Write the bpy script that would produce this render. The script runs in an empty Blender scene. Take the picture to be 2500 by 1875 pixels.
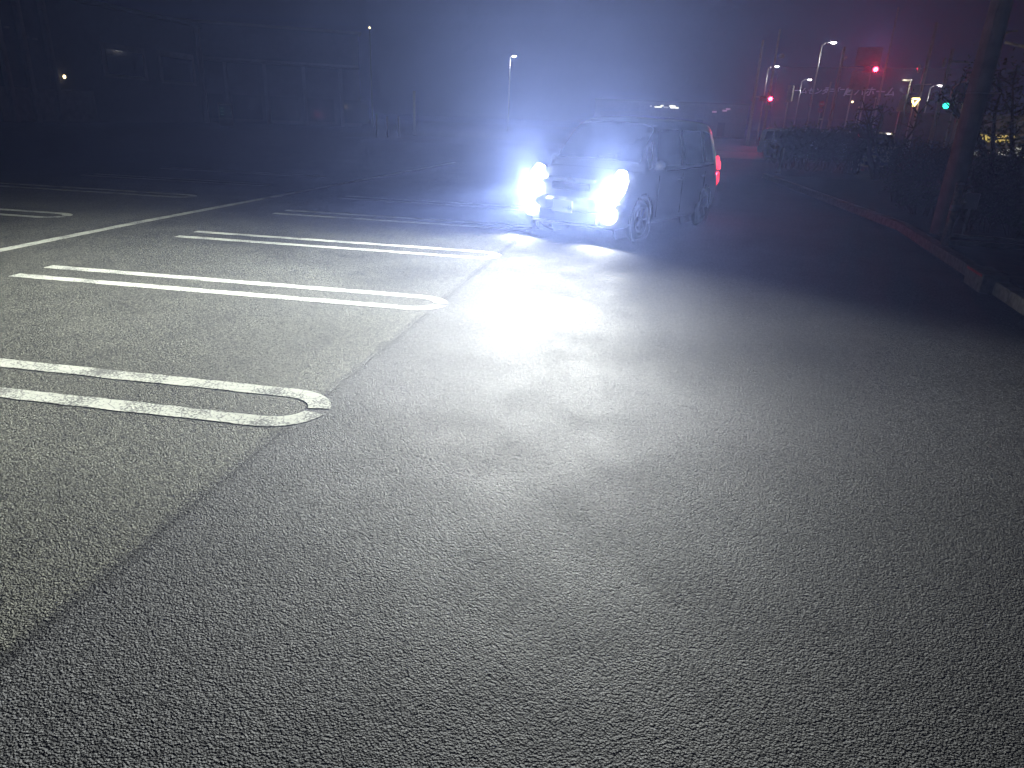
import bpy, bmesh, math, random
from mathutils import Vector, Matrix
R = math.radians
random.seed(7)
scene = bpy.context.scene
col = scene.collection

# ------------------------------------------------------------------ camera
EYE = Vector((0.0, 0.0, 1.6))
FPX, PITCH, ROLL, YAW = 1661.0, R(21.3), R(2.45), R(-10.2)
FWD = Vector((math.sin(YAW)*math.cos(PITCH), math.cos(YAW)*math.cos(PITCH), -math.sin(PITCH)))
R0 = Vector((math.cos(YAW), -math.sin(YAW), 0.0)); U0 = R0.cross(FWD)
RGT = math.cos(ROLL)*R0 + math.sin(ROLL)*U0
UPV = -math.sin(ROLL)*R0 + math.cos(ROLL)*U0
cd = bpy.data.cameras.new("camera"); cam = bpy.data.objects.new("camera", cd); col.objects.link(cam)
cd.sensor_width = 36.0; cd.lens = FPX/2500*36; cd.clip_start = 0.05; cd.clip_end = 3000
cam.matrix_world = Matrix.Translation(EYE) @ Matrix((RGT, UPV, -FWD)).transposed().to_4x4()
scene.camera = cam

def ray(u, v):
    return (FWD + RGT*((u-1250)/FPX) - UPV*((v-937.5)/FPX)).normalized()
def on(u, v, z=0.0):            # the place at height z seen at that spot of the photo
    d = ray(u, v); t = (z-EYE.z)/d.z
    return EYE + d*t
def at(u, v, dist):             # the place at a known horizontal distance from the camera
    d = ray(u, v); t = dist/math.hypot(d.x, d.y)
    return EYE + d*t

# ------------------------------------------------------------------ world, exposure
w = bpy.data.worlds.new("World"); scene.world = w; w.use_nodes = True
nt = w.node_tree; nt.nodes.clear()
sk = nt.nodes.new("ShaderNodeTexSky"); sk.sky_type = 'NISHITA'; sk.sun_disc = False
sk.sun_elevation = R(-5.0); sk.sun_rotation = R(200)
bg = nt.nodes.new("ShaderNodeBackground"); bg.inputs[1].default_value = 0.015
wo = nt.nodes.new("ShaderNodeOutputWorld")
nt.links.new(sk.outputs[0], bg.inputs[0]); nt.links.new(bg.outputs[0], wo.inputs[0])
scene.view_settings.view_transform = 'Standard'; scene.view_settings.look = 'None'
scene.view_settings.exposure = 0.0; scene.view_settings.gamma = 1.0
try: scene.view_settings.use_curve_mapping = False
except Exception: pass
scene.cycles.max_bounces = 5; scene.cycles.diffuse_bounces = 2; scene.cycles.glossy_bounces = 3
scene.cycles.volume_bounces = 0; scene.cycles.transparent_max_bounces = 12
scene.cycles.sample_clamp_indirect = 4.0
scene.cycles.use_denoising = True
scene.cycles.denoising_prefilter = 'FAST'

# ------------------------------------------------------------------ helpers
def tag(o, label=None, cat=None, group=None, kind=None):
    if label: o["label"] = label
    if cat: o["category"] = cat
    if group: o["group"] = group
    if kind: o["kind"] = kind
    return o
def thing(name, label, cat, loc=(0, 0, 0), rz=0.0, group=None):
    o = bpy.data.objects.new(name, None); col.objects.link(o)
    o.location = loc; o.rotation_euler = (0, 0, rz); o.empty_display_size = 0.2
    return tag(o, label, cat, group)

def new_mat(name):
    m = bpy.data.materials.new(name); m.use_nodes = True
    nt = m.node_tree; b = nt.nodes["Principled BSDF"]
    return m, nt, b
def nd(nt, t, **kw):
    n = nt.nodes.new(t)
    for k, v in kw.items():
        if k.startswith('i_'):
            n.inputs[k[2:]].default_value = v
        else: setattr(n, k, v)
    return n
def mat(name, c, rough=0.6, metal=0.0, scale=8.0, var=0.25, bump=0.0, coat=0.0):
    m, nt, b = new_mat(name)
    tc = nd(nt, "ShaderNodeTexCoord"); no = nd(nt, "ShaderNodeTexNoise"); no.inputs["Scale"].default_value = scale
    no.inputs["Detail"].default_value = 5
    nt.links.new(tc.outputs["Object"], no.inputs["Vector"])
    rp = nd(nt, "ShaderNodeValToRGB")
    rp.color_ramp.elements[0].position = 0.3; rp.color_ramp.elements[1].position = 0.7
    rp.color_ramp.elements[0].color = [x*(1-var) for x in c] + [1]
    rp.color_ramp.elements[1].color = [min(1, x*(1+var*0.5)) for x in c] + [1]
    nt.links.new(no.outputs["Fac"], rp.inputs[0]); nt.links.new(rp.outputs[0], b.inputs["Base Color"])
    b.inputs["Roughness"].default_value = rough; b.inputs["Metallic"].default_value = metal
    b.inputs["Coat Weight"].default_value = coat
    if bump:
        bp = nd(nt, "ShaderNodeBump"); bp.inputs["Strength"].default_value = bump; bp.inputs["Distance"].default_value = 0.02
        nt.links.new(no.outputs["Fac"], bp.inputs["Height"]); nt.links.new(bp.outputs[0], b.inputs["Normal"])
    return m
def emit(name, c, s, base=(0.3, 0.3, 0.3)):
    m, nt, b = new_mat(name)
    b.inputs["Base Color"].default_value = (*base, 1)
    b.inputs["Emission Color"].default_value = (*c, 1); b.inputs["Emission Strength"].default_value = s
    b.inputs["Roughness"].default_value = 0.25
    return m

class MB:                                   # collects shapes, links them as one mesh object
    def __init__(s): s.bm = bmesh.new()
    def box(s, c, size, rz=0.0, bev=0.0):
        c = Vector(c); m = Matrix.Translation(c) @ Matrix.Rotation(rz, 4, 'Z') @ Matrix.Diagonal((*size, 1))
        r = bmesh.ops.create_cube(s.bm, size=1.0, matrix=m)
        if bev:
            es = {e for v in r['verts'] for e in v.link_edges}
            bmesh.ops.bevel(s.bm, geom=list(es), offset=bev, segments=2, affect='EDGES', profile=0.6)
        return s
    def tube(s, p, q, r1, r2=None, seg=12):
        p, q = Vector(p), Vector(q); r2 = r1 if r2 is None else r2
        d = q-p; L = d.length
        m = Matrix.Translation((p+q)/2) @ d.to_track_quat('Z', 'Y').to_matrix().to_4x4()
        bmesh.ops.create_cone(s.bm, cap_ends=True, segments=seg, radius1=r1, radius2=r2, depth=L, matrix=m)
        return s
    def chain(s, pts, rs, seg=10):
        for i in range(len(pts)-1): s.tube(pts[i], pts[i+1], rs[i], rs[i+1], seg)
        return s
    def disc(s, c, n, r, th=0.02, seg=24, sx=1.0):
        c, n = Vector(c), Vector(n).normalized()
        m = Matrix.Translation(c) @ n.to_track_quat('Z', 'Y').to_matrix().to_4x4() @ Matrix.Diagonal((sx, 1, 1, 1))
        bmesh.ops.create_cone(s.bm, cap_ends=True, segments=seg, radius1=r, radius2=r, depth=th, matrix=m)
        return s
    def ball(s, c, r, sc=(1, 1, 1), seg=16):
        m = Matrix.Translation(Vector(c)) @ Matrix.Diagonal((*sc, 1))
        bmesh.ops.create_uvsphere(s.bm, u_segments=seg, v_segments=seg//2, radius=r, matrix=m)
        return s
    def torus(s, c, n, R1, r, a0=0, a1=2*math.pi, seg=28, k=8, sc=(1, 1)):
        c = Vector(c); q = Vector(n).normalized().to_track_quat('Z', 'Y').to_matrix()
        rings = []; full = abs(a1-a0-2*math.pi) < 1e-6; N = seg if full else seg+1
        for i in range(N):
            a = a0+(a1-a0)*i/seg
            ctr = Vector((math.cos(a)*R1*sc[0], math.sin(a)*R1*sc[1], 0)); rad = Vector((math.cos(a), math.sin(a), 0))
            rings.append([s.bm.verts.new(c + q @ (ctr + rad*r*math.cos(b*2*math.pi/k) + Vector((0, 0, r*math.sin(b*2*math.pi/k))))) for b in range(k)])
        for i in range(seg):
            A, B = rings[i], rings[(i+1) % N]
            for b in range(k): s.bm.faces.new((A[b], B[b], B[(b+1) % k], A[(b+1) % k]))
        return s
    def poly(s, pts, th=None, n=None):
        vs = [s.bm.verts.new(Vector(p)) for p in pts]; f = s.bm.faces.new(vs)
        if th:
            r = bmesh.ops.extrude_face_region(s.bm, geom=[f]); nv = Vector(n)*th if n else None
            f.normal_update()
            off = nv if nv else f.normal*(-th)
            for v in [g for g in r['geom'] if isinstance(g, bmesh.types.BMVert)]: v.co += off
        return s
    def build(s, name, m, parent=None, smooth=False, local=True):
        me = bpy.data.meshes.new(name)
        bmesh.ops.recalc_face_normals(s.bm, faces=s.bm.faces)
        s.bm.to_mesh(me); s.bm.free(); me.materials.append(m)
        if smooth:
            for p in me.polygons: p.use_smooth = True
        o = bpy.data.objects.new(name, me); col.objects.link(o)
        if parent is not None: o.parent = parent
        return o

def copy_tree(o, parent=None):
    c = o.copy(); col.objects.link(c); c.parent = parent
    if parent is not None: c.matrix_parent_inverse = o.matrix_parent_inverse.copy()
    for ch in list(o.children): copy_tree(ch, c)
    return c

def lamp(name, loc, color, power, size=0.05, parent=None, kind='POINT'):
    l = bpy.data.lights.new(name, kind); l.color = color; l.energy = power; l.shadow_soft_size = size
    o = bpy.data.objects.new(name, l); col.objects.link(o); o.location = loc
    if parent is not None: o.parent = parent
    return o

FONT = None
def text(s, size, m, parent=None, name="lettering", loc=(0, 0, 0), rot=(R(90), 0, 0), ext=0.01, bold=0.0, shear=0.0):
    c = bpy.data.curves.new(name, 'FONT'); c.body = s; c.size = size; c.extrude = ext; c.align_x = 'CENTER'; c.align_y = 'CENTER'
    c.offset = bold; c.shear = shear
    o = bpy.data.objects.new(name, c); col.objects.link(o); c.materials.append(m)
    o.location = loc; o.rotation_euler = rot
    bpy.context.view_layer.update()
    me = bpy.data.meshes.new_from_object(o.evaluated_get(bpy.context.evaluated_depsgraph_get()))
    me.materials.clear(); me.materials.append(m)
    bpy.data.objects.remove(o)
    o = bpy.data.objects.new(name, me); col.objects.link(o); o.location = loc; o.rotation_euler = rot
    if parent is not None: o.parent = parent
    return o

# ------------------------------------------------------------------ materials
def asphalt():
    m, nt, b = new_mat("asphalt")
    L = nt.links.new
    geo = nd(nt, "ShaderNodeNewGeometry"); sx = nd(nt, "ShaderNodeSeparateXYZ"); L(geo.outputs["Position"], sx.inputs[0])
    def math_(op, a, b_=None, c=None):
        n = nd(nt, "ShaderNodeMath", operation=op)
        for i, v in enumerate((a, b_, c)):
            if v is None: continue
            if isinstance(v, (int, float)): n.inputs[i].default_value = v
            else: L(v, n.inputs[i])
        return n.outputs[0]
    def noise(sc, det=3, ro=0.5):
        n = nd(nt, "ShaderNodeTexNoise"); n.inputs["Scale"].default_value = sc; n.inputs["Detail"].default_value = det
        n.inputs["Roughness"].default_value = ro; L(geo.outputs["Position"], n.inputs["Vector"]); return n.outputs["Fac"]
    vo = nd(nt, "ShaderNodeTexVoronoi"); vo.inputs["Scale"].default_value = 150; L(geo.outputs["Position"], vo.inputs["Vector"])
    vo2 = nd(nt, "ShaderNodeTexVoronoi"); vo2.inputs["Scale"].default_value = 88; L(geo.outputs["Position"], vo2.inputs["Vector"])
    grain = noise(230, 2); mid = noise(22, 4, 0.6); big = noise(0.7, 4, 0.6); patch = noise(2.6, 3)
    # height of the stones
    h = math_('MULTIPLY', vo.outputs["Distance"], -0.75)
    h = math_('ADD', h, math_('MULTIPLY', vo2.outputs["Distance"], -0.55))
    h = math_('ADD', h, math_('MULTIPLY', grain, 0.45))
    h = math_('ADD', h, math_('MULTIPLY', mid, 0.35))
    # pitted seam between the bay slab and the lane
    wob = math_('MULTIPLY', math_('SUBTRACT', noise(5, 4, 0.7), 0.5), 0.10)
    d = math_('ADD', sx.outputs[0], math_('MULTIPLY', sx.outputs[1], SEAM_K)); d = math_('SUBTRACT', d, SEAM_C)
    dw = math_('ADD', d, wob)
    ad = math_('ABSOLUTE', dw)
    near = nd(nt, "ShaderNodeMapRange"); near.inputs[1].default_value = 0.0; near.inputs[2].default_value = 0.11
    near.inputs[3].default_value = 1.0; near.inputs[4].default_value = 0.0; L(ad, near.inputs[0])
    pit = math_('MULTIPLY', math_('GREATER_THAN', near.outputs[0], math_('ADD', 0.15, math_('MULTIPLY', noise(9, 3), 0.9))), math_('GREATER_THAN', noise(62, 2, 0.5), 0.50))
    thin = nd(nt, "ShaderNodeMapRange"); thin.inputs[1].default_value = 0.0; thin.inputs[2].default_value = 0.018
    thin.inputs[3].default_value = 1.0; thin.inputs[4].default_value = 0.0; L(math_('ABSOLUTE', math_('ADD', d, math_('MULTIPLY', wob, 0.25))), thin.inputs[0])
    pits = math_('MAXIMUM', pit, math_('MULTIPLY', thin.outputs[0], 0.9))
    # scattered missing stones
    hole = math_('GREATER_THAN', noise(31, 2, 0.4), 0.635)
    holes = math_('MULTIPLY', hole, 0.8)
    pits = math_('MAXIMUM', pits, holes)
    h = math_('SUBTRACT', h, math_('MULTIPLY', pits, 1.3))
    side = nd(nt, "ShaderNodeMapRange"); side.inputs[1].default_value = -0.03; side.inputs[2].default_value = 0.03; L(dw, side.inputs[0])
    mixs = nd(nt, "ShaderNodeMix", data_type='RGBA'); L(side.outputs[0], mixs.inputs[0])
    mixs.inputs[6].default_value = (0.122, 0.122, 0.095, 1); mixs.inputs[7].default_value = (0.086, 0.086, 0.083, 1)
    # stone to stone colour
    cr = nd(nt, "ShaderNodeValToRGB"); cr.color_ramp.elements[0].position = 0.0; cr.color_ramp.elements[1].position = 1.0
    cr.color_ramp.elements[0].color = (0.35, 0.35, 0.35, 1); cr.color_ramp.elements[1].color = (1.9, 1.9, 1.9, 1)
    sc = nd(nt, "ShaderNodeSeparateColor"); L(vo.outputs["Color"], sc.inputs[0]); L(sc.outputs[0], cr.inputs[0])
    mul = nd(nt, "ShaderNodeMix", data_type='RGBA', blend_type='MULTIPLY'); mul.inputs[0].default_value = 1.0
    L(mixs.outputs[2], mul.inputs[6]); L(cr.outputs[0], mul.inputs[7])
    # large stains
    st = nd(nt, "ShaderNodeMapRange"); st.inputs[1].default_value = 0.35; st.inputs[2].default_value = 0.65
    st.inputs[3].default_value = 0.66; st.inputs[4].default_value = 1.16; L(math_('ADD', math_('MULTIPLY', big, 0.6), math_('MULTIPLY', patch, 0.4)), st.inputs[0])
    crv = nd(nt, "ShaderNodeMapRange"); crv.inputs[1].default_value = 0.55; crv.inputs[2].default_value = 0.25; crv.inputs[3].default_value = 0.35; crv.inputs[4].default_value = 1.15; L(math_('ADD', math_('MULTIPLY', vo2.outputs['Distance'], 0.6), math_('MULTIPLY', math_('SUBTRACT', 1.0, grain), 0.35)), crv.inputs[0])
    f2 = math_('MULTIPLY', math_('MULTIPLY', st.outputs[0], crv.outputs[0]), math_('SUBTRACT', 1.0, math_('MULTIPLY', pits, 0.88)))
    oil = nd(nt, "ShaderNodeMapRange"); oil.inputs[1].default_value = 0.60; oil.inputs[2].default_value = 0.72; oil.inputs[3].default_value = 1.0; oil.inputs[4].default_value = 0.62; L(noise(1.9, 5, 0.62), oil.inputs[0])
    f2 = math_('MULTIPLY', f2, oil.outputs[0])
    vm = nd(nt, "ShaderNodeVectorMath", operation='SCALE'); L(mul.outputs[2], vm.inputs[0]); L(f2, vm.inputs["Scale"])
    L(vm.outputs[0], b.inputs["Base Color"])
    rr = nd(nt, "ShaderNodeMapRange"); rr.inputs[3].default_value = 0.72; rr.inputs[4].default_value = 0.92; L(patch, rr.inputs[0]); L(rr.outputs[0], b.inputs["Roughness"])
    b.inputs["Specular IOR Level"].default_value = 0.10
    bp = nd(nt, "ShaderNodeBump"); bp.inputs["Strength"].default_value = 0.9; bp.inputs["Distance"].default_value = 0.014
    L(h, bp.inputs["Height"]); L(bp.outputs[0], b.inputs["Normal"])
    return m
def road_paint():
    m, nt, b = new_mat("worn_road_paint"); L = nt.links.new
    geo = nd(nt, "ShaderNodeNewGeometry")
    v = nd(nt, "ShaderNodeTexVoronoi", feature='DISTANCE_TO_EDGE'); v.inputs["Scale"].default_value = 11
    no0 = nd(nt, "ShaderNodeTexNoise"); no0.inputs["Scale"].default_value = 7; no0.inputs["Detail"].default_value = 4; L(geo.outputs["Position"], no0.inputs["Vector"])
    vm = nd(nt, "ShaderNodeVectorMath", operation='ADD'); sc0 = nd(nt, "ShaderNodeVectorMath", operation='SCALE'); sc0.inputs["Scale"].default_value = 0.12
    L(no0.outputs["Color"], sc0.inputs[0]); L(geo.outputs["Position"], vm.inputs[0]); L(sc0.outputs[0], vm.inputs[1]); L(vm.outputs[0], v.inputs["Vector"])
    cr = nd(nt, "ShaderNodeMapRange"); cr.inputs[1].default_value = 0.0; cr.inputs[2].default_value = 0.035; L(v.outputs["Distance"], cr.inputs[0])
    no = nd(nt, "ShaderNodeTexNoise"); no.inputs["Scale"].default_value = 70; no.inputs["Detail"].default_value = 4; L(geo.outputs["Position"], no.inputs["Vector"])
    n2 = nd(nt, "ShaderNodeTexNoise"); n2.inputs["Scale"].default_value = 3.2; n2.inputs["Detail"].default_value = 4; L(geo.outputs["Position"], n2.inputs["Vector"])
    ad = nd(nt, "ShaderNodeMath", operation='ADD'); m1 = nd(nt, "ShaderNodeMath", operation='MULTIPLY'); m1.inputs[1].default_value = 0.9
    L(n2.outputs["Fac"], m1.inputs[0]); L(no.outputs["Fac"], ad.inputs[0]); L(m1.outputs[0], ad.inputs[1])
    wr = nd(nt, "ShaderNodeMapRange"); wr.inputs[1].default_value = 1.05; wr.inputs[2].default_value = 0.98; L(ad.outputs[0], wr.inputs[0])
    mn = nd(nt, "ShaderNodeMath", operation='MULTIPLY'); L(cr.outputs[0], mn.inputs[0]); L(wr.outputs[0], mn.inputs[1])
    mix = nd(nt, "ShaderNodeMix", data_type='RGBA'); L(mn.outputs[0], mix.inputs[0])
    mix.inputs[6].default_value = (0.13, 0.13, 0.115, 1); mix.inputs[7].default_value = (0.50, 0.51, 0.42, 1)
    L(mix.outputs[2], b.inputs["Base Color"]); b.inputs["Roughness"].default_value = 0.7
    bp = nd(nt, "ShaderNodeBump"); bp.inputs["Strength"].default_value = 0.35; bp.inputs["Distance"].default_value = 0.004
    L(no.outputs["Fac"], bp.inputs["Height"]); L(bp.outputs[0], b.inputs["Normal"])
    return m

# seam line through two places on the ground
sA, sB = on(68, 1560), on(1047, 760)
SEAM_K = -(sB.x-sA.x)/(sB.y-sA.y); SEAM_C = sA.x + SEAM_K*sA.y
M = dict(
    asphalt=asphalt(), paint=road_paint(),
    road=mat("road_asphalt", (0.05, 0.05, 0.05), 0.75, scale=20, bump=0.3),
    soil=mat("soil", (0.045, 0.035, 0.025), 0.95, scale=6, bump=0.8, var=0.5),
    kerb=mat("kerb_concrete", (0.27, 0.26, 0.24), 0.85, scale=14, bump=0.4, var=0.4),
    pole=mat("pole_concrete", (0.33, 0.32, 0.30), 0.8, scale=5, var=0.3, bump=0.2),
    steel=mat("galvanised_steel", (0.45, 0.46, 0.46), 0.4, 0.7, scale=12),
    dark=mat("dark_metal", (0.03, 0.03, 0.03), 0.5, 0.3),
    black=mat("black_plastic", (0.015, 0.015, 0.016), 0.45),
    rubber=mat("tyre_rubber", (0.012, 0.012, 0.012), 0.85),
    body=mat("silver_body_paint", (0.42, 0.44, 0.47), 0.3, 0.35, scale=2, var=0.05, coat=1.0),
    cream=mat("cream_body_paint", (0.62, 0.58, 0.40), 0.3, 0.0, scale=2, var=0.05, coat=1.0),
    bluecar=mat("pale_blue_body_paint", (0.45, 0.52, 0.58), 0.3, 0.0, scale=2, var=0.05, coat=1.0),
    glass=mat("dark_glass", (0.015, 0.017, 0.02), 0.06, 0.0, var=0.1),
    chrome=mat("chrome", (0.7, 0.7, 0.72), 0.12, 1.0, var=0.05),
    plate=mat("plate_white", (0.6, 0.62, 0.6), 0.4, var=0.05),
    green_ink=mat("plate_green", (0.02, 0.12, 0.06), 0.5, var=0.05),
    wall=mat("rendered_wall", (0.20, 0.20, 0.19), 0.9, scale=1.5, var=0.3, bump=0.1),
    wall2=mat("dark_cladding", (0.06, 0.06, 0.065), 0.8, scale=2, var=0.3),
    panel=mat("pale_panel", (0.17, 0.17, 0.165), 0.7, scale=2, var=0.35),
    shop=mat("shop_wall", (0.03, 0.03, 0.04), 0.85, scale=0.3, var=0.2),
    letter=mat("sign_lettering", (0.75, 0.72, 0.85), 0.6, var=0.1),
    red=mat("sign_red", (0.6, 0.03, 0.03), 0.4, var=0.1),
    board=mat("sign_board", (0.42, 0.38, 0.30), 0.6, scale=3, var=0.2),
    bark=mat("bark", (0.07, 0.055, 0.04), 0.9, scale=20, bump=0.5, var=0.4),
    leaf=mat("leaves", (0.05, 0.07, 0.025), 0.6, scale=3, var=0.5),
    leafred=mat("reddish_leaves", (0.09, 0.045, 0.03), 0.6, scale=3, var=0.5),
)

# ------------------------------------------------------------------ the setting
def sheet(name, pts, z, m, kind='structure'):
    b = MB(); b.poly([(p[0], p[1], z) for p in pts])
    return tag(b.build(name, m), kind=kind)
g = sheet("ground", [(-700, -60), (900, -60), (900, 1200), (-700, 1200)], 0.0, M['asphalt'])

# ------- painted bay markings, each one its own sheet on the asphalt
def strip(mb, a, b, wd):
    a, b = Vector(a), Vector(b); t = (b-a).normalized(); n = Vector((-t.y, t.x, 0))*wd/2
    L = (b-a).length; k = max(1, int(L/0.1)); rows = []
    for i in range(k+1):
        p = a+(b-a)*(i/k)
        j1, j2 = random.uniform(-.006, .006), random.uniform(-.006, .006)
        rows.append((mb.bm.verts.new(p+n*(1+j1/wd*2)), mb.bm.verts.new(p-n*(1+j2/wd*2))))
    for i in range(k): mb.bm.faces.new((rows[i][0], rows[i][1], rows[i+1][1], rows[i+1][0]))
XD = Vector((1.0, 0.030, 0)).normalized()      # direction of the bay lines
YD = Vector((-0.036, 1.0, 0)).normalized()     # direction of the lane
def bay_mark(tip, length, gap=0.42, wd=0.13, flip=1, crack=True):
    """hairpin marking: two parallel lines joined by a rounded nose, nose at `tip`"""
    mb = MB(); r = gap/2; tip = Vector((tip[0], tip[1], 0.0012))
    c = tip - XD*flip*(r+0.06)
    for s in (1, -1):
        strip(mb, c+YD*s*r-XD*flip*(0.12), c-XD*flip*(length-r)+YD*s*r, wd)
    # nose: flattened polygon ring with the small break at its middle
    prof = [(-0.12, 1.0)] + [(0.25*math.sin(R(q)), math.cos(R(q))) for q in (0, 12, 24, 36, 48, 60, 72, 82)]
    for s in (1, -1):
        o_, i_ = [], []
        for (fx, fy) in prof:
            nx, ny = (0, 1) if fx <= 0 else Vector((fx/0.25**2, fy*r/r**2)).normalized()
            pc = c + XD*flip*fx + YD*s*(fy*r)
            nn = XD*flip*nx + YD*s*ny
            o_.append(mb.bm.verts.new(pc+nn*wd/2)); i_.append(mb.bm.verts.new(pc-nn*wd/2))
        for k in range(len(prof)-1):
            mb.bm.faces.new((o_[k], i_[k], i_[k+1], o_[k+1]))
    bmesh.ops.remove_doubles(mb.bm, verts=mb.bm.verts, dist=0.001)
    o = mb.build("bay_marking", M['paint'])
    return tag(o, kind='structure')
t1, t2, t3 = on(782, 1003), on(1080, 743), on(1215, 625)
BL = 4.15
tips = [t1, t2, t3]
step = (t3-t1)/2
tips.append(t3+step); tips.append(t3+step*2); tips.append(t1-step)
for t in tips: bay_mark(t, BL)
# row of bays beyond the long line: noses point the other way
fa, fb, fc = on(470, 480), on(160, 528), on(655, 452)
for t in (fa, fb, fc, fa+(fc-fa)*2, fb-(fa-fb)):
    bay_mark((t.x, t.y), 4.4, flip=1)
mb = MB(); p0 = on(-60, 623); p1 = on(342, 542); p2 = on(875, 441); p0.z = p1.z = p2.z = 0.0012
dd = (p2-p1).normalized()
strip(mb, p0, p1, 0.15); strip(mb, p1, p2+dd*9, 0.15)
tag(mb.build("lane_line", M['paint']), kind='structure')

# ------- verge, kerb, road beyond on the right
k0, k1, k2, k3 = on(2560, 812), on(2380, 690), on(2190, 562), on(1985, 482)
kpts = [k0+(k0-k1)*1.5, k0, k1, k2, k3, k3+(k3-k2)*1.2]
far = kpts[-1]
verge = MB()
vp = [(p.x+0.17, p.y) for p in kpts] + [(far.x+30, far.y+3), (60, -6)]
verge.poly([(x, y, 0.10) for x, y in vp]); tag(verge.build("planting_verge", M['soil']), kind='structure')
kb = MB()
for i in range(len(kpts)-1):
    a, b = kpts[i], kpts[i+1]; L = (b-a).length; n = max(1, round(L/0.6)); t = (b-a).normalized(); ang = math.atan2(t.y, t.x)
    for j in range(n):
        c = a+(b-a)*((j+0.5)/n)
        kb.box((c.x+0.08, c.y, 0.065), (L/n-0.008, 0.16, 0.15), ang, 0.012)
tag(kb.build("kerb", M['kerb']), kind='structure')
# road beyond the hedge
RD = 44.0
rd = MB(); rd.poly([(-20, RD, .004), (160, RD-14, .004), (165, RD-2, .004), (-20, RD+12, .004)])
tag(rd.build("road", M['road']), kind='structure')
rl = MB()
for i in range(14):
    a = Vector((-10+i*10, RD+6-i*0.78, .008)); strip(rl, a, a+Vector((5, -.39, 0)), 0.15)
tag(rl.build("road_centre_line", M['paint']), kind='structure')

# ------------------------------------------------------------------ hatch: the lit car and the cars beyond the hedge
def catmull(p0, p1, p2, p3, t):
    return 0.5*((2*p1)+(-p0+p2)*t+(2*p0-5*p1+4*p2-p3)*t*t+(-p0+3*p1-3*p2+p3)*t*t*t)
ROWS = [  # columns: underside centre, sill, lower side, mid side, belt, window top, roof edge, roof centre
 [(0,-2.06,.24),(.50,-2.04,.24),(.62,-2.03,.38),(.64,-2.03,.58),(.60,-2.01,.74),(.50,-2.00,.80),(.34,-2.01,.825),(0,-2.03,.84)],
 [(0,-1.98,.20),(.66,-1.93,.20),(.78,-1.90,.38),(.79,-1.86,.60),(.75,-1.80,.80),(.62,-1.78,.87),(.42,-1.82,.90),(0,-1.86,.915)],
 [(0,-1.55,.18),(.72,-1.55,.19),(.835,-1.55,.38),(.845,-1.54,.62),(.81,-1.52,.89),(.68,-1.54,.955),(.45,-1.62,.98),(0,-1.66,.99)],
 [(0,-1.05,.18),(.74,-1.05,.19),(.84,-1.05,.38),(.85,-1.05,.64),(.835,-1.24,.94),(.74,-1.34,1.02),(.50,-1.44,1.05),(0,-1.50,1.06)],
 [(0,-.55,.18),(.75,-.55,.19),(.845,-.55,.38),(.85,-.55,.64),(.835,-1.0,.96),(.68,-.80,1.48),(.52,-.80,1.60),(0,-.84,1.63)],
 [(0,.1,.18),(.75,.1,.19),(.85,.1,.38),(.85,.1,.64),(.84,.1,.96),(.685,.12,1.54),(.54,.12,1.68),(0,.12,1.72)],
 [(0,1.1,.18),(.75,1.1,.19),(.85,1.1,.38),(.85,1.1,.64),(.835,1.1,.97),(.685,1.1,1.53),(.54,1.1,1.68),(0,1.1,1.715)],
 [(0,1.80,.22),(.72,1.80,.24),(.825,1.82,.40),(.83,1.84,.66),(.81,1.78,.99),(.66,1.70,1.50),(.51,1.70,1.65),(0,1.72,1.68)],
 [(0,2.02,.26),(.64,2.00,.28),(.72,2.01,.42),(.73,2.02,.66),(.70,1.96,.97),(.60,1.88,1.46),(.46,1.86,1.59),(0,1.88,1.62)],
]
NS = 8
def surf_grid():
    P = [[Vector(p) for p in r] for r in ROWS]; nr, nc = len(P), len(P[0])
    def cp(i, j, t, u):
        vals = []
        for k in range(-1, 3):
            r = P[min(max(i+k, 0), nr-1)]
            vals.append(catmull(r[max(j-1, 0)], r[j], r[min(j+1, nc-1)], r[min(j+2, nc-1)], u))
        return catmull(*vals, t)
    G = []
    for a in range((nr-1)*NS+1):
        i = min(a//NS, nr-2); t = (a-i*NS)/NS
        G.append([cp(i, min(b//NS, nc-2), t, (b-min(b//NS, nc-2)*NS)/NS) for b in range((nc-1)*NS+1)])
    return G
GRID = surf_grid(); NR, NC = len(GRID)-1, len(GRID[0])-1
WINS = {  # name: (row range, column range) in grid cells
 'windscreen': ((3*NS+1, 4*NS), (5*NS+1, NC)),
 'quarter_front': ((3*NS+3, 4*NS-1), (4*NS+1, 5*NS-1)),
 'side_front': ((4*NS+1, 5*NS), (4*NS+1, 5*NS-0)),
 'side_rear': ((5*NS+1, 6*NS), (4*NS+1, 5*NS-0)),
 'side_back': ((6*NS+1, 7*NS-2), (4*NS+1, 5*NS-0)),
}
WH = [(-1.32, .30), (1.28, .30)]; WR = .30
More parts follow.
